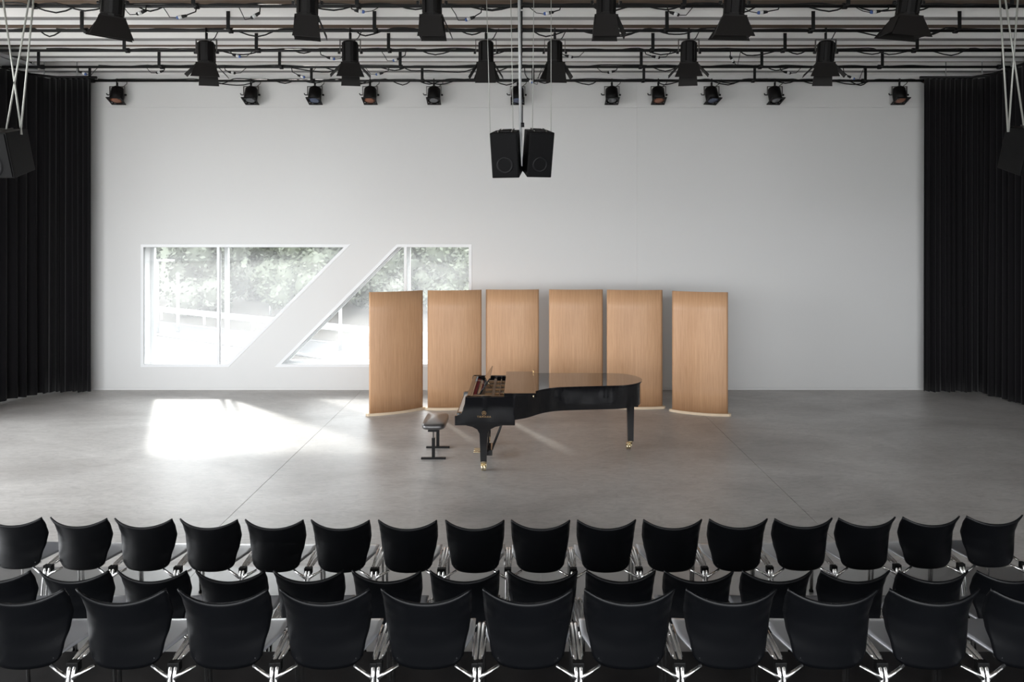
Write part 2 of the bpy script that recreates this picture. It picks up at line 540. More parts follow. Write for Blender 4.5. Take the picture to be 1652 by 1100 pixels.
for i in range(14):
    x, y = road_pt(-1 + i * 0.25, 0.25)
    MB().box(x - 0.05, x + 0.05, y - 0.05, y + 0.05, ZG, ZG + 0.7).build('post', M['galv'], gr, origin=gr.location)

M['bank'] = mk_leaf('wooded_bank_green', (0.06, 0.073, 0.046), (0.085, 0.098, 0.066))
struct(MB().grid(lambda u, v: (-70 + 95*u, 58 + 12*v + 1.2*math.sin(u*23), ZG - 0.1 + 7.2*math.sin(v*PI/2) + 0.5*math.sin(u*31 + v*5)*v), 90, 10).build('hill_outside', M['bank'], fix=False), 'green wooded bank behind the trees outside')
def lamp_post(px, pt, pb, d, label, arm=0):
    b = at(px, pb, d); t = at(px, pt, d)
    b.z = ZG
    root = empty('street_lamp', b); tag(root, label, 'street lamp')
    mb = MB().tube([(0, 0, 0), (0, 0, t.z - ZG)], [0.09, 0.06], 8)
    mb.build('pole', M['galv'], root)
    MB().obox((arm * 0.35, 0, t.z - ZG), Matrix.Identity(3), 0.06 + abs(arm) * 0.4, 0.09, 0.05).build('lamp_head', M['galv'], root, bevel=0.02)
lamp_post(254, 420, 500, 35.0, 'tall street lamp with side arm seen through first window pane', 1)
lamp_post(287, 442, 535, 35.5, 'slim pale lamp post by the road through the left window')
lamp_post(436, 484, 510, 43.5, 'short distant lamp post beyond the road near the slanted edge')
lamp_post(549, 493, 567, 29.5, 'pale lamp post seen through the window beside the screens')

def tree(x, y, w, h, lm, label, seed):
    R = random.Random(seed)
    root = empty('tree', (x, y, ZG)); tag(root, label, 'tree', None)
    MB().tube([(0, 0, 0), (0.05, 0.05, h*0.3), (0, 0, h*0.6)], [0.18, 0.14, 0.06], 7).build('trunk', M['bark'], root)
    mb = MB()
    blobs = [(R.uniform(-.5, .5)*w*0.7, R.uniform(-.4, .4)*w*0.6, h*R.uniform(0.12, 0.84), w*R.uniform(0.2, 0.32)) for _ in range(17)]
    for bx, by, bz, br in blobs:
        for _ in range(260):
            a, c = R.uniform(0, 2*PI), R.uniform(-1, 1)
            q = math.sqrt(1-c*c); rr = br * R.uniform(0.75, 1.05)
            p = Vector((bx + rr*q*math.cos(a), by + rr*q*math.sin(a), max(0.1, bz + rr*c*0.9)))
            s_ = R.uniform(0.09, 0.20)
            u = Vector((R.gauss(0,1), R.gauss(0,1), R.gauss(0,1))).normalized(); v = u.orthogonal().normalized()
            mb.add([p-u*s_, p+v*s_*0.6, p+u*s_, p-v*s_*0.6], [(0,1,2,3)])
        mb.lathe([(0.01, -br*0.8), (br*0.6, -br*0.55), (br*0.8, 0), (br*0.6, br*0.55), (0.01, br*0.8)], 8, c=(bx, by, bz))
    mb.build('crown', lm, root, fix=False)
ORD = ['first', 'second', 'third', 'fourth', 'fifth', 'sixth', 'seventh', 'eighth', 'ninth', 'tenth', 'eleventh', 'twelfth', 'thirteenth', 'fourteenth', 'fifteenth', 'sixteenth']
tx = [-33, -27, -29.5, -24, -20.5, -24, -19, -15.5, -18.5, -14, -10.5, -12.5, -9, -5.5, -6.5, -4, -0.5, -0.5]
for i, x in enumerate(tx):
    tree(x, 45 + (i % 3) * 5.6 + x * 0.1, [4.0, 4.2, 4.8][i % 3], [5.2, 5.9, 7.0][i % 3] + (i * 37 % 5) * 0.15, M['leaf1' if i % 2 else 'leaf2'],
         ('grey green' if i % 2 == 0 else 'mid green') + ' bushy tree, %s row beyond the road, %s from the left' % (['nearest', 'middle', 'farthest'][i % 3], ORD[i // 3]), 20 + i)

# ------------------------------------------------------------------ curtains
def curtain(path, z0, z1, wave, amp, label, seed, name='stage_curtain'):
    R = random.Random(seed)
    pts = [Vector((p[0], p[1])) for p in path]
    seg = [0]
    for a, b in zip(pts, pts[1:]): seg.append(seg[-1] + (b-a).length)
    Ltot = seg[-1]
    n = int(Ltot / wave * 10)
    ph, acc = [], 0.0
    f1 = [R.uniform(0.75, 1.35) for _ in range(int(Ltot / wave) + 3)]
    a1 = [R.uniform(0.45, 1.25) for _ in range(int(Ltot / wave) + 3)]
    tilt = [R.uniform(-0.06, 0.06) for _ in range(int(Ltot / wave) + 3)]
    cum = [0]
    for q in f1: cum.append(cum[-1] + q)
    scale = Ltot / cum[-3] if cum[-3] else 1
    def where(s):
        s = min(max(s, 0), Ltot)
        for i in range(len(pts) - 1):
            if s <= seg[i+1] or i == len(pts) - 2:
                t = (s - seg[i]) / (seg[i+1] - seg[i])
                p = pts[i].lerp(pts[i+1], t); d = (pts[i+1]-pts[i]).normalized()
                return p, Vector((-d.y, d.x))
    def fn(u, v):
        s = u * Ltot
        c = s / scale
        k = 0
        while k < len(f1) - 1 and cum[k+1] < c: k += 1
        loc = (c - cum[k]) / f1[k]
        w = math.sin(loc * 2 * PI) * a1[k] * (1 - abs(2*loc-1)**6 * 0)
        p, nr = where(s + tilt[k] * (1 - v) * 0.4 * math.sin(loc * PI))
        flare = 0.75 + 0.45 * (1 - v) + 0.1 * math.sin(v * 5 + k)
        off = w * amp * flare
        z = z0 + (z1 - z0) * v + (0.012 * math.sin(k * 2.1 + loc * 3) if v < 0.01 else 0)
        return (p.x + nr.x*off, p.y + nr.y*off, z)
    o = MB().grid(fn, n, 14).build(name, M['curtain'], solid=0.006, fix=False)
    return tag(o, label, 'curtain')
CT = 6.37
curtain([(-8.72, 14.46), (-9.35, 14.45), (-9.66, 14.34)], 0.03, CT, 0.11, 0.045, 'black pleated curtain hanging against the back wall, left of the windows', 3)
curtain([(-9.58, 14.36), (-9.80, 13.90), (-9.98, 13.2), (-10.05, 12.3), (-10.08, 11.3)], 0.03, CT, 0.17, 0.06, 'long black pleated curtain along the left side wall behind the hanging speaker', 5)
curtain([(8.19, 14.46), (8.9, 14.46), (9.36, 14.42)], 0.03, CT, 0.11, 0.045, 'black pleated curtain hanging against the back wall, right of the screens', 8)
curtain([(9.34, 14.42), (9.42, 13.6), (9.45, 11.0), (9.5, 4.9)], 0.02, CT, 0.16, 0.06, 'long black pleated curtain along the right side wall', 9)
def track(pts, label):
    o = MB().tube([(p[0], p[1], CT + 0.03) for p in pts], 0.028, 6).build('curtain_track', M['steel_black'])
    root = o
    tag(o, label, 'curtain track')
    # small hangers up to the boards
    for i in range(len(pts) - 1):
        a, b = Vector(pts[i]), Vector(pts[i+1]); m_ = int((b-a).length / 1.17) + 1
        for k in range(m_):
            q = a.lerp(b, (k + 0.5) / m_)
            MB().tube([(q.x, q.y, CT + 0.04), (q.x, q.y, 6.75)], 0.01, 5).build('track_hanger', M['galv'], o)
track([(-8.6, 14.46), (-9.4, 14.45), (-9.75, 14.2), (-9.98, 13.2), (-10.08, 11.2)], 'black curtain track above the left curtains')
track([(8.1, 14.46), (9.15, 14.46), (9.40, 14.2), (9.45, 11.0), (9.5, 4.8)], 'black curtain track above the right curtains')

# ------------------------------------------------------------------ lighting bars
BAR_D = [8.63, 9.8, 10.97, 12.14, 13.31, 14.48]
BAR_N = ['nearest lighting bar above the picture edge', 'first visible lighting bar', 'second visible lighting bar', 'third visible lighting bar', 'fourth visible lighting bar', 'last lighting bar against the back wall']
BAR_Z = 6.36
ORD = ['first', 'second', 'third', 'fourth', 'fifth', 'sixth', 'seventh', 'eighth', 'ninth', 'tenth', 'eleventh', 'twelfth', 'thirteenth', 'fourteenth', 'fifteenth', 'sixteenth']
for bi, D in enumerate(BAR_D):
    y = D + 0.10
    root = empty('lighting_bar', (0, y, BAR_Z))
    tag(root, 'black steel pipe under the ceiling, ' + BAR_N[bi], 'lighting bar', 'lighting bars under the ceiling')
    MB().tube([(-9.2 if bi == 5 else -9.75, 0, 0), (9.2, 0, 0)], 0.024, 10).build('pipe', M['steel_black'], root)
    for k in range(-4, 5):
        hx = k * 2.25 + (0.25 if bi == 5 else 0)
        if abs(hx) > 9.1: continue
        h = MB().box(hx - 0.028, hx + 0.028, -0.112, -0.100, 0.0, 0.27)
        h.box(hx - 0.028, hx + 0.028, -0.112, -0.03, -0.012, 0.0)
        ho = h.build('hanger', M['steel_black'], root, bevel=0.003)
        MB().tube([(hx + 0.03*math.cos(0), 0.0, 0.0)] and [(hx - 0.03, 0, 0), (hx + 0.03, 0, 0)], 0.043, 10).build('clamp', M['steel_black'], ho)
    # loose cable laid along the pipe
    R = random.Random(30 + bi)
    for c in range(2 if bi else 1):
        pts = []; x = R.uniform(-9, -7)
        xe = R.uniform(6.5, 9)
        z = 0.03
        while x < xe:
            sag = R.random() < 0.14
            pts.append((x, R.uniform(-0.03, 0.01), -0.05 - R.uniform(0, 0.05) if sag else R.uniform(0.0, 0.034)))
            x += R.uniform(0.2, 0.45)
        MB().tube(catmull(pts, 3), 0.0115, 5).build('cable', M['cable'], root)
    # cable draped over the top of the boards
    pts = []; x = -9.0 + R.uniform(0, 2)

# power leads dangling from the bars: (bar, px of the point on the bar, plug px, plug py, blue)
LEADS = [(1, 236, 228, 20, 0), (1, 318, 293, 27, 1), (1, 420, 412, 25, 0), (1, 566, 580, 18, 1), (1, 778, 758, 30, 1), (1, 905, 885, 21, 1), (1, 1076, 1088, 22, 0), (1, 1258, 1230, 20, 1), (1, 1435, 1412, 19, 1),
         (3, 372, 382, 90, 1), (3, 516, 534, 94, 1), (3, 655, 640, 96, 1), (3, 905, 918, 91, 0), (3, 1040, 1058, 92, 0), (3, 1178, 1181, 96, 0),
         (4, 126, 134, 118, 1), (4, 266, 258, 116, 0), (4, 362, 374, 117, 0), (4, 470, 486, 123, 1), (4, 628, 612, 119, 1), (4, 1258, 1270, 117, 0), (4, 1360, 1373, 125, 1), (4, 846, 855, 130, 1), (4, 996, 986, 116, 0)]
cnt = {}
for bi, bx, px, py, blue in LEADS:
    cnt[bi] = cnt.get(bi, 0) + 1
    d = BAR_D[bi] + 0.07
    a = at(bx, 0, d); a.z = BAR_Z - 0.02
    p = at(px, py, d)
    root = empty('power_lead', a)
    tag(root, ('blue and white' if blue else 'black and white') + ' plug lead dangling from the %s, %s from the left' % (BAR_N[bi], ORD[cnt[bi]-1]), 'power lead', 'power leads on the lighting bars')
    v = p - a
    dirn = Vector((v.x, 0, v.z * 0.35)).normalized()
    e0, e1 = v - dirn * 0.07, v + dirn * 0.07
    MB().tube([(0, 0, 0.02), (v.x*0.1, 0, v.z*0.5), tuple(e0*0.9), tuple(e0)], 0.009, 5).build('cable', M['cable'], root)
    MB().tube([tuple(e0), tuple(e0.lerp(e1, 0.45))], [0.018, 0.026], 8).build('plug', M['cable'], root)
    MB().tube([tuple(e0.lerp(e1, 0.45)), tuple(e0.lerp(e1, 0.8))], 0.027, 8).build('socket', M['plug_white'], root)
    MB().tube([tuple(e0.lerp(e1, 0.8)), tuple(e1)], [0.027, 0.02], 8).build('collar', M['plug_blue'] if blue else M['cable'], root)
    MB().tube([tuple(e1), tuple(e1 + dirn*0.1 + Vector((0, 0, 0.03))), tuple(e1 + dirn*0.14 + Vector((0, 0, -v.z*0.6 - dirn.z*0.1))), tuple(Vector((e1.x + dirn.x*0.22, 0.03, 0.02)))], 0.006, 5).build('thin_cable', M['cable'], root)

# ------------------------------------------------------------------ stage lanterns
def rotm(rx, ry, rz):
    return Matrix.Rotation(rz, 3, 'Z') @ Matrix.Rotation(ry, 3, 'Y') @ Matrix.Rotation(rx, 3, 'X')

def hook(root):
    h = MB()
    h.tube([(0, 0.036*math.cos(a), 0.036*math.sin(a)) for a in [PI*1.35 - i*PI*1.45/10 for i in range(11)]], 0.012, 6)
    h.tube([(0, 0.0, -0.036), (0, 0, -0.14)], 0.021, 8)
    h.build('hook_clamp', M['steel_black'], root)

def barn_lantern(x, y, phi, tilt, roll, variant, label, group):
    root = empty('barn_door_lantern', (x, y, BAR_Z)); tag(root, label, 'stage light', group)
    hook(root)
    yk = MB()
    for sx in (-1, 1):
        yk.box(sx*0.158-0.004, sx*0.158+0.004, -0.02, 0.02, -0.36, -0.14)
    yk.box(-0.162, 0.162, -0.02, 0.02, -0.146, -0.138)
    yk.build('yoke', M['yoke'], root)
    piv = Vector((0, 0, -0.34))
    m = rotm(tilt, roll, 0)
    kn = MB()
    for sx in (-1, 1):
        kn.tube([(sx*0.155, 0, -0.34), (sx*0.19, 0, -0.34)], 0.022, 8)
    kn.build('tilt_knob', M['steel_black'], root)
    b = MB()
    b.lathe([(0.06, 0.175), (0.105, 0.165), (0.118, 0.145), (0.118, -0.14), (0.132, -0.145), (0.132, -0.175)], 14, m, piv, smooth=False)
    for k in range(4):       # cooling ribs down the sides
        a = PI/4 + k*PI/2
        b.obox(piv + m @ Vector((0.118*math.cos(a), 0.118*math.sin(a), 0.0)), m @ Matrix.Rotation(a, 3, 'Z'), 0.012, 0.03, 0.14)
    body = b.build('lamp_body', M['housing'], root)
    MB().lathe([(0.11, -0.178), (0.06, -0.186), (0.005, -0.190)], 14, m, piv).build('lens', M['lens_clear'], body)
    mb = m @ Matrix.Rotation(phi, 3, 'Z')
    fr = MB()
    for sx, sy, hx, hy in ((1,0,0.012,0.135), (-1,0,0.012,0.135), (0,1,0.135,0.012), (0,-1,0.135,0.012)):
        fr.obox(piv + mb @ Vector((sx*0.13, sy*0.13, -0.185)), mb, hx, hy, 0.012)
    fr.build('flap_frame', M['door_metal'], root)
    # near, far: wide flaps; sides: narrow flaps
    spec = {0: [(-PI/2, 0.13, 0.21, 0.22, 0.30), (PI/2, 0.125, 0.15, 0.30, 0.16), (0, 0.11, 0.13, 0.24, 0.75), (PI, 0.11, 0.13, 0.24, 0.75)],
            1: [(-PI/2, 0.125, 0.16, 0.31, 0.12), (PI/2, 0.13, 0.21, 0.20, 0.45), (0, 0.11, 0.12, 0.24, 0.55), (PI, 0.11, 0.12, 0.24, 0.55)],
            3: [(-PI/2, 0.12, 0.165, 0.25, 0.12), (PI/2, 0.13, 0.16, 0.24, 0.3), (0, 0.12, 0.15, 0.24, 0.42), (PI, 0.12, 0.14, 0.22, 0.06)],
            2: [(-PI/2, 0.135, 0.235, 0.26, 0.35), (PI/2, 0.135, 0.26, 0.24, 0.4), (0, 0.12, 0.19, 0.22, 0.36), (PI, 0.12, 0.19, 0.22, 0.36)]}[variant]
    for az, w0, w1, ln, open_ in spec:
        r = mb @ Matrix.Rotation(az, 3, 'Z')
        base = Vector((0.14, 0, -0.19)); out = Vector((math.sin(open_), 0, -math.cos(open_)))
        nrm = Vector((math.cos(open_), 0, math.sin(open_))) * 0.004
        vs = []
        for s_ in (-1, 1):
            for q, w in ((0.0, w0), (1.0, w1)):
                for e in (-1, 1):
                    vs.append(piv + r @ (base + out*ln*q + nrm*s_ + Vector((0, e*w, 0))))
        f = MB().add(vs, [(0,1,3,2), (4,6,7,5), (0,4,5,1), (2,3,7,6), (0,2,6,4), (1,5,7,3)])
        f.build('barn_door_flap', M['door_metal'], root)
    # short tail cable up to the bar
    MB().tube([tuple(piv + m @ Vector((0.05, 0.02, 0.17))), (0.12, 0.03, -0.1), (0.16, 0.03, -0.02), (0.2, 0.0, 0.03)], 0.008, 5).build('tail_cable', M['cable'], root)
    return root

rowA = [(182, 0.6, 0.10, 0.12, 2), (496, 0.25, 0.08, 0.04, 3), (697, 0.02, 0.06, 0.0, 3), (978, -0.06, 0.05, 0.02, 3), (1185, -0.12, 0.10, 0.05, 2), (1466, -0.05, 0.10, 0.10, 2)]
for i, (px, phi, tilt, roll, var) in enumerate(rowA):
    y = BAR_D[0] + 0.10
    barn_lantern((px - 840) * y / 1150, y, phi, tilt, roll, var, 'large black barn door lantern cut by the top edge, %s from the left' % ORD[i], 'barn door lanterns on the nearest bar')
rowB = [(333, 0.28, 0.06, 0.0, 0), (565, 0.22, 0.06, 0.0, 0), (784, 0.0, 0.04, 0.0, 1), (895, 0.10, 0.03, 0.0, 1), (1111, -0.20, 0.06, 0.0, 0), (1332, -0.3, 0.06, 0.05, 0)]
for i, (px, phi, tilt, roll, var) in enumerate(rowB):
    y = BAR_D[2] + 0.10
    barn_lantern((px - 840) * y / 1150, y, phi, tilt, roll, var, 'black barn door lantern hanging in full view from the second bar, %s from the left' % ORD[i], 'barn door lanterns on the second bar')

def par_lantern(x, y, gel, yaw, label, tilt=-0.36):
    root = empty('spotlight', (x, y, BAR_Z)); tag(root, label, 'stage light', 'small spotlights along the back wall')
    hook(root)
    yk = MB()
    for sx in (-1, 1):
        yk.box(sx*0.15-0.006, sx*0.15+0.006, -0.015, 0.015, -0.30, -0.12)
    yk.box(-0.156, 0.156, -0.015, 0.015, -0.126, -0.114)
    yk.build('yoke', M['yoke'], root)
    piv = Vector((0, 0, -0.29))
    m = Matrix.Rotation(yaw, 3, 'Z') @ Matrix.Rotation(tilt, 3, 'X')
    MB().tube([(-0.15, 0, -0.29), (-0.2, 0, -0.29), (-0.22, 0.0, -0.26)], 0.012, 6).tube([(0.15, 0, -0.29), (0.185, 0, -0.29)], 0.02, 8).build('tilt_knob', M['steel_black'], root)
    b = MB().lathe([(0.05, 0.17), (0.095, 0.16), (0.128, 0.12), (0.132, 0.0), (0.132, -0.13), (0.125, -0.135), (0.12, -0.10)], 18, m, piv, cap=False)
    b.lathe([(0.001, 0.171), (0.05, 0.17)], 18, m, piv, cap=False)
    body = b.build('lamp_body', M['housing'], root)
    fr = MB()
    for sx, sy, hx, hy in ((1,0,0.012,0.14), (-1,0,0.012,0.14), (0,1,0.14,0.012), (0,-1,0.14,0.012)):
        fr.obox(piv + m @ Vector((sx*0.128, sy*0.128, -0.145)), m, hx, hy, 0.008)
    for sx in (-1, 1):
        for sy in (-1, 1):
            fr.obox(piv + m @ Vector((sx*0.105, sy*0.105, -0.145)), m, 0.03, 0.03, 0.006)
    fr.build('gel_frame', M['steel_black'], root)
    g_ = {'o': ('orange_gel', M['gel_orange']), 'b': ('blue_gel', M['gel_blue']), 'c': ('lens', M['lens_clear'])}[gel]
    MB().lathe([(0.118, -0.130), (0.07, -0.138), (0.002, -0.142)], 16, m, piv).build(g_[0], g_[1], body)
    MB().tube([tuple(piv + m @ Vector((0.02, 0.03, 0.16))), (0.08, 0.06, -0.12), (0.17, 0.05, -0.05), (0.2, 0.0, 0.03)], 0.007, 5).build('tail_cable', M['cable'], root)
smalls = [(189, 'o'), (405, 'c'), (508, 'b'), (597, 'o'), (700, 'c'), (835, 'b'), (987, 'c'), (1062, 'o'), (1148, 'b'), (1250, 'c'), (1451, 'o')]
for i, (px, gel) in enumerate(smalls):
    y = BAR_D[5] + 0.10
    nm = {'o': 'orange gel', 'b': 'blue gel', 'c': 'clear lens'}[gel]
    par_lantern((px - 840) * y / 1150, y - 0.0, gel, {8: 0.25, 9: 0.12, 0: 0.08}.get(i, 0.0), 'small black spotlight with %s before the back wall, %s from the left' % (nm, ORD[i]))

# ------------------------------------------------------------------ hanging loudspeakers
def speaker(c, yaw, tilt, W, H, DP, label, name='loudspeaker'):
    root = empty(name, c); tag(root, label, 'loudspeaker', 'loudspeakers hanging on cables')
    m = Matrix.Rotation(yaw, 3, 'Z') @ Matrix.Rotation(tilt, 3, 'X')
    # wedge cabinet, front face towards -y
    w, h, d = W/2, H/2, DP/2; wb_ = w * 0.95
    vs = [m @ Vector(p) for p in ((-w,-d,-h),(w,-d,-h),(wb_,d,-h*0.94),(-wb_,d,-h*0.94),(-w,-d,h),(w,-d,h),(wb_,d,h*0.94),(-wb_,d,h*0.94))]
    cab = MB().add(vs, [(3,2,1,0),(4,5,6,7),(0,1,5,4),(1,2,6,5),(2,3,7,6),(3,0,4,7)]).build('cabinet', M['cabinet'], root, bevel=0.008)
    gr_ = MB().obox(m @ Vector((0, -d-0.004, 0)), m, w*0.93, 0.006, h*0.95).build('grille', M['grille'], root, bevel=0.004)
    mm = m @ Matrix.Rotation(PI/2, 3, 'X')
    MB().lathe([(w*0.62, 0.0), (w*0.60, 0.007), (w*0.50, 0.007), (w*0.46, 0.001)], 24, mm, m @ Vector((0, -d-0.0095, -h*0.42)), cap=False).build('woofer_ring', M['cone'], gr_)
    MB().obox(m @ Vector((0, 0.02, h*0.975)), m, w*0.34, d*0.5, 0.012).build('handle_recess', M['steel_black'], root)
    for sx in (-1, 1):
        MB().obox(m @ Vector((sx*w*0.5, 0.02, h*1.0)), m, 0.008, d*0.55, 0.008).build('rigging_rail', M['yoke'], root)
    return root, m

def ropes(root, pairs, r=0.006):
    for a, b in pairs:
        MB().tube([a, b], r, 5).build('suspension_cable', M['rope'], root, origin=root.location)
ZC = 6.535
DS = 8.75
def up(px0, py0, px1, py1, d0=DS):
    """cable from a point up to the board underside, read from two points of its line"""
    a, b = at(px0, py0, d0), at(px1, py1, d0)
    t = (ZC - a.z) / (b.z - a.z)
    return tuple(a), tuple(a.lerp(b, t))
c = at(818, 247, DS)
s1, m1 = speaker(c, -0.17, 0.30, 0.335, 0.55, 0.34, 'black hanging loudspeaker above the piano, the one of the pair turned left')
ropes(s1, [up(791, 220, 785, 0), up(828, 209, 824, 0)], 0.0045)
MB().box(-0.012, 0.012, -0.012, 0.012, -0.01, 0.02).build('eye_bolt', M['rope'], s1, origin=(0.2, 0, -0.2))
c = at(867, 246, DS)
s2, m2 = speaker(c, 0.22, 0.30, 0.305, 0.55, 0.34, 'black hanging loudspeaker above the piano, the one of the pair turned right')
ropes(s2, [up(859, 209, 861, 0), up(889, 217, 889, 0)], 0.0045)
# centre suspension pole between the pair
pr = empty('suspension_pole', tuple(at(840, 222, DS - 0.12)))
tag(pr, 'slim grey suspension pole running down between the two middle loudspeakers', 'pole')
a, b = at(840, 214, DS - 0.12), at(837.5, 0, DS - 0.12)
zz = (6.545 - a.z) / (b.z - a.z)
MB().tube([tuple(a), tuple(a.lerp(b, zz))], 0.018, 8).build('pole', M['galv'], pr, origin=pr.location)
MB().tube([tuple(at(842, 268, DS - 0.14)), tuple(at(840, 214, DS - 0.12))], [0.008, 0.018], 8).build('pole_tip', M['galv'], pr, origin=pr.location)
MB().tube([tuple(at(843, 170 + i, DS - 0.16)) for i in range(0, 40, 8)], 0.006, 5).build('cable', M['cable'], pr, origin=pr.location)
for px in (842,):
    MB().tube([tuple(at(px + 1, 205, DS - 0.15)), tuple(at(px + 1, 198, DS - 0.15))], 0.02, 8).build('collar', M['steel_black'], pr, origin=pr.location)

c = at(-3, 246, DS)
s3, m3 = speaker(c, 0.02, 0.30, 0.57, 0.55, 0.42, 'black hanging loudspeaker before the left curtain, cut by the left edge')
ropes(s3, [up(10, 211, 47, 0), up(33, 217, 54, 0), up(35, 217, 5, 0)], 0.011)
c = at(1671, 242, DS)
s4, m4 = speaker(c, 0.05, 0.30, 0.60, 0.56, 0.42, 'black hanging loudspeaker before the right curtain, cut by the right edge')
ropes(s4, [up(1626, 213, 1613, 0), up(1627, 213, 1642, 0), up(1652, 205, 1622, 0)], 0.011)

# messy cable tray over the left curtain
tr_ = empty('cable_tray', (-9.6, 12.9, 6.42)); tag(tr_, 'grey cable tray heaped with cables above the left curtain', 'cable tray')
tm = MB().box(-0.28, 0.25, -2.4, 0.9, -0.02, -0.01)
tm.box(-0.28, -0.27, -2.4, 0.9, -0.02, 0.06).box(0.24, 0.25, -2.4, 0.9, -0.02, 0.06)
tm.build('tray', M['galv'], tr_)
for k in range(4):
    MB().tube([(-0.27, -2.2 + k, 0), (-0.27, -2.2 + k, 0.12)], 0.01, 5).tube([(0.24, -2.2 + k, 0), (0.24, -2.2 + k, 0.12)], 0.01, 5).build('tray_hanger', M['galv'], tr_)
R = random.Random(4)
for k in range(9):
    pts = []; 
    x = R.uniform(-0.22, 0.2)
    for j in range(12):
        pts.append((x + R.uniform(-0.07, 0.07), -2.3 + j*0.28, 0.02 + R.uniform(0, 0.07)))
    MB().tube(pts, 0.018, 5).build('cable', M['cable'] if k % 3 else M['galv'], tr_)

# ------------------------------------------------------------------ wooden acoustic screens
def screen(pl, pr_, h, label, sag=0.085):
    pl, pr_ = Vector(pl), Vector(pr_)
    mid = (pl + pr_) / 2; d = pr_ - pl; ch = d.length
    root = empty('acoustic_screen', (mid.x, mid.y, 0), math.atan2(d.y, d.x))
    tag(root, label, 'acoustic screen', 'curved wooden screens behind the piano')
    # shell bulges towards the audience (local -y)
    R_ = (ch*ch/4 + sag*sag) / (2*sag); half = math.asin(ch/2/R_)
    def fn(u, v):
        a = -half + 2*half*u
        return (R_*math.sin(a), R_*(1-math.cos(a)) - sag, 0.045 + (h-0.045)*v)
    MB().grid(fn, 28, 6).build('veneer_shell', M['oak'], root, solid=0.022, fix=False)
    # a flat foot a little larger than the shell, rounded at the ends
    arc_o = [(1.055*R_*math.sin(a), R_*(1-math.cos(a)) - sag - 0.035) for a in [-half + 2*half*i/18 for i in range(19)]]
    e = arc_o[-1]
    tipr = [(e[0] + 0.03, e[1] + 0.035), (e[0] + 0.02, e[1] + 0.075)]
    back = [(x, 0.26 - 0.16*(x/(ch/2))**2) for x in [ch/2 - ch*i/14 for i in range(15)]]
    tipl = [(-p[0], p[1]) for p in reversed(tipr)]
    MB().prism(arc_o + tipr + back + tipl, (), 'z', 0.0, 0.044).build('foot_plate', M['pale_wood'], root, bevel=0.006)
    MB().box(-0.03, 0.03, -sag + 0.01, 0.2, 0.03, 0.08).build('brace', M['pale_wood'], root)
    return root
SCR = [((-2.68, 12.60), (-1.805, 13.09), 2.185), ((-1.70, 13.05), (-0.73, 13.20), 2.185), ((-0.645, 13.28), (0.335, 13.28), 2.185),
       ((0.53, 13.28), (1.525, 13.28), 2.185), ((1.60, 13.22), (2.61, 13.15), 2.185), ((2.75, 12.92), (3.655, 12.58), 2.185)]
SL = ['leftmost curved wooden screen, standing before the windows', 'curved wooden screen behind the piano bench, second from the left', 'curved wooden screen behind the piano keyboard, third from the left',
      'curved wooden screen behind the middle of the piano lid', 'curved wooden screen behind the piano tail, fifth from the left', 'rightmost curved wooden screen, standing clear of the piano']
for (a, b, h), l in zip(SCR, SL):
    screen(a, b, h, l)

# ------------------------------------------------------------------ grand piano
P0 = Vector((0.4, 10.2, 0))
piano = empty('grand_piano', P0); tag(piano, 'glossy black concert grand piano with folded front lid', 'piano')
def pb(mb, name, m, parent=piano, bevel=0.0, **k): return mb.build(name, m, parent, bevel=bevel, origin=P0, **k)

YN, YF = 9.47, 10.985
bent = catmull([(-0.076, YN), (0.10, 9.60), (0.28, 9.82), (0.48, 9.955), (0.80, 10.02), (1.15, 10.06), (1.42, 10.10), (1.60, 10.19), (1.73, 10.36), (1.77, 10.58), (1.70, 10.80), (1.54, 10.94), (1.30, YF)], 6)
outline = [(-0.72, YN)] + bent + [(-0.72, YF)]
def offset(poly, d): return inset(poly, d)
inner = offset(outline, 0.05)
rim = MB().prism(outline, [inner], 'z', 0.72, 1.03)
pb(rim, 'rim', M['piano'], bevel=0.006)
pb(MB().prism(offset(outline, 0.02), (), 'z', 0.735, 0.76), 'soundboard', M['pinblock'])
# key bed with the two arms
arm = [(-0.876, 0.65), (-0.075, 0.65), (-0.075, 1.03), (-0.735, 1.03), (-0.745, 0.93), (-0.765, 0.86), (-0.79, 0.81), (-0.82, 0.785), (-0.876, 0.775)]
pb(MB().prism(arm, (), 'y', YN - 0.008, YN + 0.075), 'treble_arm', M['piano'], bevel=0.006)
arm2 = [(-0.876, 0.65), (-0.60, 0.65), (-0.60, 1.03)] + arm[3:]
pb(MB().prism(arm2, (), 'y', YF - 0.075, YF + 0.005), 'bass_arm', M['piano'], bevel=0.006)
pb(MB().box(-0.87, -0.08, YN + 0.075, YF - 0.075, 0.65, 0.72), 'key_bed', M['piano'], bevel=0.004)
pb(MB().box(-0.876, -0.858, YN + 0.075, YF - 0.075, 0.65, 0.752), 'key_slip', M['piano'], bevel=0.004)
for y0 in (YN + 0.076, YF - 0.146):
    pb(MB().box(-0.857, -0.70, y0, y0 + 0.07, 0.70, 0.80), 'key_block', M['piano'], bevel=0.006)
kw = MB(); kb = MB()
k0, k1 = YN + 0.15, YF - 0.15
pitch = (k1 - k0) / 52
for i in range(52):
    kw.box(-0.852, -0.70, k0 + i*pitch + 0.0006, k0 + (i+1)*pitch - 0.0006, 0.735, 0.766)
o = pb(kw, 'white_keys', M['ivory']); o['kind'] = 'stuff'
for i in range(51):
    if i % 7 in (1, 2, 4, 5, 6):
        yy = k0 + (i+1)*pitch
        kb.box(-0.80, -0.70, yy - 0.0055, yy + 0.0055, 0.766, 0.778)
o = pb(kb, 'black_keys', M['ebony']); o['kind'] = 'stuff'
fbm = MB().prism([(-0.705, 0.768), (-0.685, 0.768), (-0.655, 0.985), (-0.675, 0.99)], (), 'y', YN + 0.076, YF - 0.076)
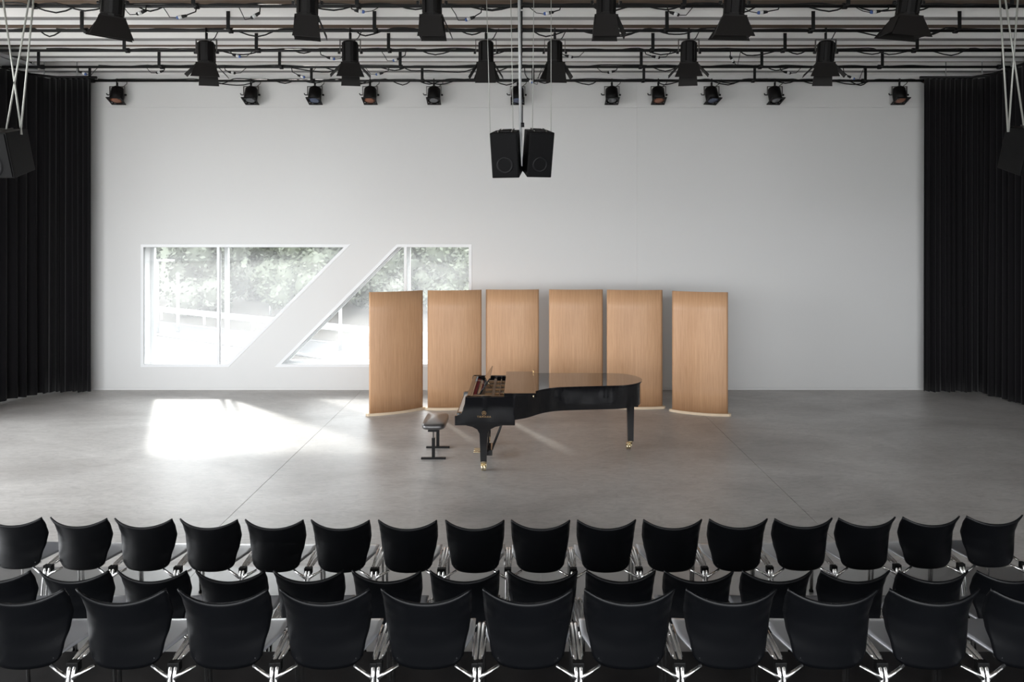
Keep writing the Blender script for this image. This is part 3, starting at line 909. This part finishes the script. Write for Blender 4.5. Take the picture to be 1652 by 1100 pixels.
pb(fbm, 'fallboard', M['piano'], bevel=0.004)
# inside: iron plate, felt, tuning pins, struts, strings
pb(MB().prism(offset(outline, 0.052), (), 'z', 0.90, 0.915), 'iron_plate', M['plate'])
pb(MB().box(-0.655, -0.50, YN + 0.08, YF - 0.08, 0.915, 0.972), 'pin_block', M['pinblock'], bevel=0.004)
pb(MB().box(-0.652, -0.608, YN + 0.09, YF - 0.09, 0.972, 0.992), 'felt_strip', M['felt_red'])
pb(MB().box(-0.50, -0.475, YN + 0.09, YF - 0.09, 0.925, 0.95), 'felt_strip', M['felt_red'])
for y0 in (9.62, 9.90, 10.18, 10.46, 10.74):
    pb(MB().box(-0.50, -0.12 if y0 < 10 else 0.3, y0, y0 + 0.035, 0.915, 0.985), 'plate_strut', M['plate'], bevel=0.006)
pb(MB().box(-0.40, -0.36, YN + 0.07, YF - 0.07, 0.95, 0.99), 'cross_bar', M['pinblock'], bevel=0.006)
pb(MB().box(-0.30, -0.285, YN + 0.07, YF - 0.07, 0.94, 0.985), 'damper_rail', M['pinblock'], bevel=0.004)
st = MB()
for i in range(70):
    yy = YN + 0.12 + i * (YF - YN - 0.24) / 69
    st.box(-0.6, -0.12 if yy < 10.1 else 0.3, yy - 0.001, yy + 0.001, 0.957, 0.959)
o = pb(st, 'strings', M['string']); o['kind'] = 'stuff'
tp = MB()
for i in range(88):
    yy = YN + 0.11 + i * (YF - YN - 0.22) / 87
    xx = -0.59 + 0.02 * (i % 3)
    tp.tube([(xx, yy, 0.95), (xx, yy, 0.985)], 0.0035, 5)
o = pb(tp, 'tuning_pins', M['string']); o['kind'] = 'stuff'
# music desk: a leaning board on its sliding shelf
pb(MB().box(-0.655, -0.40, 9.72, 9.745, 0.985, 1.0).box(-0.655, -0.40, 10.715, 10.74, 0.985, 1.0), 'desk_slide', M['pinblock'])
dk = MB().prism([(-0.575, 1.0), (-0.547, 0.998), (-0.415, 1.215), (-0.43, 1.222)], (), 'y', 9.75, 10.71)
pb(dk, 'music_desk', M['piano'], bevel=0.003)
pb(MB().box(-0.59, -0.545, 9.75, 10.71, 0.995, 1.006), 'desk_ledge', M['piano'], bevel=0.002)
pb(MB().tube([(-0.50, 10.2, 1.12), (-0.42, 10.2, 1.0)], 0.006, 6), 'desk_prop', M['brass'])
# lids
lid_b = offset(outline, -0.018)
lid = [p for p in lid_b if p[0] > -0.22]
lid = [(-0.22, YN - 0.018)] + lid + [(-0.22, YF + 0.018)]
pb(MB().prism(lid, (), 'z', 1.034, 1.056), 'main_lid', M['piano'], bevel=0.005, seg=2)
flap = pb(MB().box(-0.222, 0.20, YN - 0.02, YF + 0.02, 1.058, 1.08), 'front_lid', M['piano'], bevel=0.004)
pb(MB().box(0.185, 0.205, YF - 0.1, YF - 0.04, 1.08, 1.12), 'lid_lock', M['gilt'], parent=flap, bevel=0.003)
hg = MB()
for y0 in (9.6, 10.2, 10.8):
    hg.tube([(-0.222, y0 - 0.05, 1.057), (-0.222, y0 + 0.05, 1.057)], 0.007, 8)
pb(hg, 'hinge', M['brass'], parent=flap)
pb(MB().tube([(0.17, YN - 0.012, 1.02), (0.17, YN - 0.012, 1.055)], 0.009, 8), 'lid_hook', M['brass'], parent=flap)
# legs
def leg(x, y, top, big, offx):
    m = MB()
    if big:
        prof = [(-0.24, top), (-0.24, top - 0.03), (-0.15, top - 0.05), (-0.085, top - 0.085), (-0.055, top - 0.14), (-0.052, top - 0.2), (-0.042, 0.13), (0.042, 0.13),
                (0.052, top - 0.2), (0.058, top - 0.14), (0.09, top - 0.085), (0.16, top - 0.05), (0.26, top - 0.03), (0.26, top)]
        m.prism([(x + p[0], p[1]) for p in prof], (), 'y', y - 0.045, y + 0.045)
    else:
        m.box(x - 0.10, x + 0.10, y - 0.12, y + 0.12, top - 0.055, top + 0.02)
        m.prism([(x - 0.055, top - 0.05), (x - 0.042, 0.13), (x + 0.042, 0.13), (x + 0.052, top - 0.05)], (), 'y', y - 0.045, y + 0.045)
    l = pb(m, 'leg', M['piano'], bevel=0.006)
    c_ = MB()
    c_.lathe([(0.043, 0.145), (0.045, 0.115), (0.03, 0.108), (0.03, 0.085)], 14, c=(x, y, 0))
    c_.lathe([(0.026, -0.012), (0.043, -0.012), (0.046, 0), (0.043, 0.012), (0.026, 0.012)], 16, Matrix.Rotation(PI/2, 3, 'Y') @ Matrix.Identity(3), (x + offx - 0.018, y, 0.046))
    c_.lathe([(0.026, -0.012), (0.043, -0.012), (0.046, 0), (0.043, 0.012), (0.026, 0.012)], 16, Matrix.Rotation(PI/2, 3, 'Y') @ Matrix.Identity(3), (x + offx + 0.018, y, 0.046))
    c_.obox((x + offx*0.6, y, 0.075), Matrix.Identity(3), 0.04, 0.022, 0.025)
    pb(c_, 'caster', M['brass'], parent=l, bevel=0.0)
leg(-0.50, 9.62, 0.65, True, 0.0)
leg(-0.50, 10.84, 0.65, True, 0.0)
leg(1.63, 10.60, 0.71, False, -0.03)
# pedal lyre
ly = MB()
for y0 in (10.15, 10.31):
    ly.tube([(-0.47, y0, 0.66), (-0.47, y0 + 0.0, 0.12)], 0.018, 8)
ly.box(-0.53, -0.40, 10.05, 10.41, 0.07, 0.15)
lyre = pb(ly, 'lyre', M['piano'], bevel=0.005)
for y0 in (10.15, 10.23, 10.31):
    pb(MB().box(-0.67, -0.52, y0 - 0.016, y0 + 0.016, 0.085, 0.10), 'pedal', M['brass'], parent=lyre, bevel=0.006)
for y0 in (10.13, 10.23, 10.33):
    pb(MB().tube([(-0.41, y0, 0.12), (-0.30, y0, 0.40), (-0.20, y0, 0.68)], 0.011, 6), 'lyre_brace', M['steel_black'], parent=lyre)
# maker's lettering and emblem on the treble arm
fc = bpy.data.curves.new('lettering', 'FONT')
fc.body = 'YAMAHA'; fc.size = 0.037; fc.align_x = 'CENTER'; fc.align_y = 'CENTER'; fc.extrude = 0.0008; fc.space_character = 1.35
fo = bpy.data.objects.new('lettering', fc); COL.objects.link(fo); fo.parent = piano
fo.location = Vector((-0.487, YN - 0.0095, 0.766)) - P0; fo.rotation_euler = (PI/2, 0, 0)
fc.materials.append(M['gilt'])
bpy.context.view_layer.update()
lm_ = bpy.data.meshes.new_from_object(fo.evaluated_get(bpy.context.evaluated_depsgraph_get()))
lo = bpy.data.objects.new('maker_lettering', lm_); COL.objects.link(lo); lo.parent = piano
lo.location = fo.location; lo.rotation_euler = fo.rotation_euler
bpy.data.objects.remove(fo); bpy.data.curves.remove(fc)
lo['label'] = 'gilt maker lettering'
em = MB()
ec = Vector((-0.487, YN - 0.0095, 0.815))
em.tube([tuple(ec + Vector((0.026*math.cos(a), 0, 0.026*math.sin(a)))) for a in [2*PI*i/24 for i in range(25)]], 0.0022, 5)
for k in range(3):
    a = PI/2 + k*2*PI/3
    d = Vector((math.cos(a), 0, math.sin(a))); s_ = Vector((-d.z, 0, d.x))
    em.tube([tuple(ec - d*0.012), tuple(ec + d*0.006)], 0.0018, 5)
    for q in (-1, 1):
        em.tube([tuple(ec + d*0.006 + s_*0.001*q), tuple(ec + d*0.009 + s_*0.004*q), tuple(ec + d*0.022 + s_*0.004*q)], 0.0015, 5)
pb(em, 'tuning_fork_emblem', M['gilt'])

# ------------------------------------------------------------------ piano bench
bn = empty('piano_bench', (-1.24, 10.4, 0)); tag(bn, 'black padded piano bench on two T-shaped legs', 'bench')
def bb(mb, name, m, parent=bn, **k): return mb.build(name, m, parent, origin=(-1.24, 10.4, 0), **k)
def cushion(u, v):
    a = 2*PI*u; n_ = 5.0
    cx_ = math.copysign(abs(math.cos(a))**(2/n_), math.cos(a)); cy_ = math.copysign(abs(math.sin(a))**(2/n_), math.sin(a))
    prof = [(0.94, 0.435), (1.0, 0.45), (1.0, 0.482), (0.97, 0.497)] + [(0.94 * (1 - q/10), 0.506 + 0.036 * (1 - (1 - q/10)**2)) for q in range(11)]
    i = min(int(round(v*14)), 14)
    s_, z = prof[i]
    return (-1.24 + 0.17*s_*cx_, 10.4 + 0.37*s_*cy_, z)
seat_o = bb(MB().grid(cushion, 48, 14), 'cushion', M['leather'], fix=False)
bb(MB().box(-1.31, -1.17, 10.05, 10.75, 0.405, 0.44), 'seat_rail', M['steel_black'], bevel=0.004)
for y0 in (10.13, 10.67):
    l = bb(MB().box(-1.262, -1.218, y0 - 0.02, y0 + 0.02, 0.02, 0.30), 'leg', M['steel_black'], bevel=0.004)
    bb(MB().box(-1.25, -1.23, y0 - 0.012, y0 + 0.012, 0.30, 0.41), 'height_post', M['yoke'], parent=l)
    bb(MB().box(-1.415, -1.065, y0 - 0.022, y0 + 0.022, 0.0, 0.024), 'foot_bar', M['steel_black'], parent=l, bevel=0.004)

# ------------------------------------------------------------------ audience chairs
def interp(tab, v):
    for (a, x), (b, y) in zip(tab, tab[1:]):
        if v <= b:
            t = (v - a) / (b - a); t = t*t*(3-2*t) * 0.5 + t * 0.5
            return x + (y - x) * t
    return tab[-1][1]

def make_chair():
    root = empty('audience_chair', (0, 0, 0))
    HW = [(0, 0.175), (0.06, 0.193), (0.2, 0.203), (0.4, 0.222), (0.6, 0.234), (0.8, 0.237), (1, 0.240)]
    YE = [(0, 0.050), (0.2, 0.058), (0.4, 0.080), (0.6, 0.088), (0.8, 0.055), (1, 0.0)]
    YC = [(0, 0.010), (0.3, 0.0), (0.6, -0.015), (1, -0.045)]
    def back(u, v):
        s = 2*u - 1
        hw = interp(HW, v); e = interp(YE, v); c_ = interp(YC, v)
        q = s*s
        y = c_ + (e - c_) * (0.75*q + 0.25*q*q)
        zt = 0.772 + 0.058 * (0.8*q + 0.2*q*q)
        zb = 0.393 + 0.012*q + 0.02 * q**4
        return (hw * s, y, zb + (zt - zb) * v)
    MB().grid(back, 24, 20).build('backrest', M['shell'], root, solid=0.011, fix=False)
    def seat(u, v):
        s = 2*u - 1
        hw = 0.160 + 0.078 * min(1, v*2.0)**0.8
        if v > 0.9: hw -= 0.05 * ((v-0.9)/0.1)**2
        y = 0.03 + 0.405 * v
        z = 0.432 + 0.022 * math.sin(min(1, v*1.1)*PI*0.55) + 0.012*s*s*(1-v*0.6) - (0.03*((v-0.85)/0.15)**2 if v > 0.85 else 0)
        return (hw * s, y, z)
    MB().grid(seat, 16, 18).build('seat', M['seat'], root, solid=0.012, fix=False)
    r = 0.0105
    for sx in (-1, 1):
        x = sx * 0.2575
        pts = [(x, -0.045, 0.0), (x, -0.02, 0.2), (x, 0.0, 0.36), (x, 0.012, 0.395), (x, 0.045, 0.416), (x, 0.20, 0.428), (x, 0.37, 0.437), (x, 0.415, 0.425), (x, 0.428, 0.385), (x, 0.45, 0.0)]
        f = MB().tube(pts, r, 8)
        fr = f.build('side_frame', M['chrome'], root)
        MB().tube([(x, -0.004, 0.352), (x - sx*0.045, 0.004, 0.378), (x - sx*0.105, 0.022, 0.406)], [0.013, 0.0105, 0.009], 8).build('back_arm', M['chrome'], fr)
        MB().tube([(x - sx*0.010, 0.08, 0.420), (x - sx*0.022, 0.24, 0.426), (x - sx*0.030, 0.40, 0.416)], 0.007, 6).build('seat_rail', M['chrome'], fr)
        MB().box(x - 0.018, x + 0.018, 0.01, 0.05, 0.375, 0.425).build('link_clip', M['clip'], fr, bevel=0.004)
        MB().lathe([(0.016, 0.0), (0.016, 0.012), (0.011, 0.02)], 8, c=(x, 0.45, 0)).lathe([(0.016, 0.0), (0.016, 0.012), (0.011, 0.02)], 8, c=(x, -0.045, 0)).build('foot_cap', M['clip'], fr)
    MB().tube([(-0.2575, 0.425, 0.40), (0.2575, 0.425, 0.40)], 0.009, 8).build('front_rail', M['chrome'], root)
    MB().tube([(-0.16, 0.10, 0.412), (0.16, 0.10, 0.412)], 0.009, 8).build('rear_rail', M['chrome'], root)
    return root
proto = make_chair()
used = False
ROWS = [('front row nearest the piano', [22, 127, 231.5, 337, 442.5, 549, 657.5, 766, 872, 978.5, 1085, 1191, 1296, 1398.5, 1502, 1604.5], 0.005, lambda x: 5.82 + 0.005*x + 0.005*x*x),
        ('middle row', [-6.5 + 126 * k for k in range(14)], 0.005, lambda x: 4.935),
        ('back row on the platform', [31.5 + 164 * k for k in range(11)], 0.434, lambda x: 3.805)]
for rname, pxs, z, dep in ROWS:
    for i, px in enumerate(pxs):
        d = dep(0)
        for _ in range(4):
            x = (px - 840) * d / 1150; d = dep(x)
        slope = (dep(x + 0.1) - dep(x - 0.1)) / 0.2
        o = proto if not used else copy_tree(proto)
        used = True
        o.location = (x, d, z)
        o.rotation_euler = (0, 0, slope + rnd.uniform(-0.012, 0.012))
        tag(o, 'black shell chair with chrome frame, %s, %s from left' % (rname, ORD[i]), 'chair', 'chairs in the ' + rname)
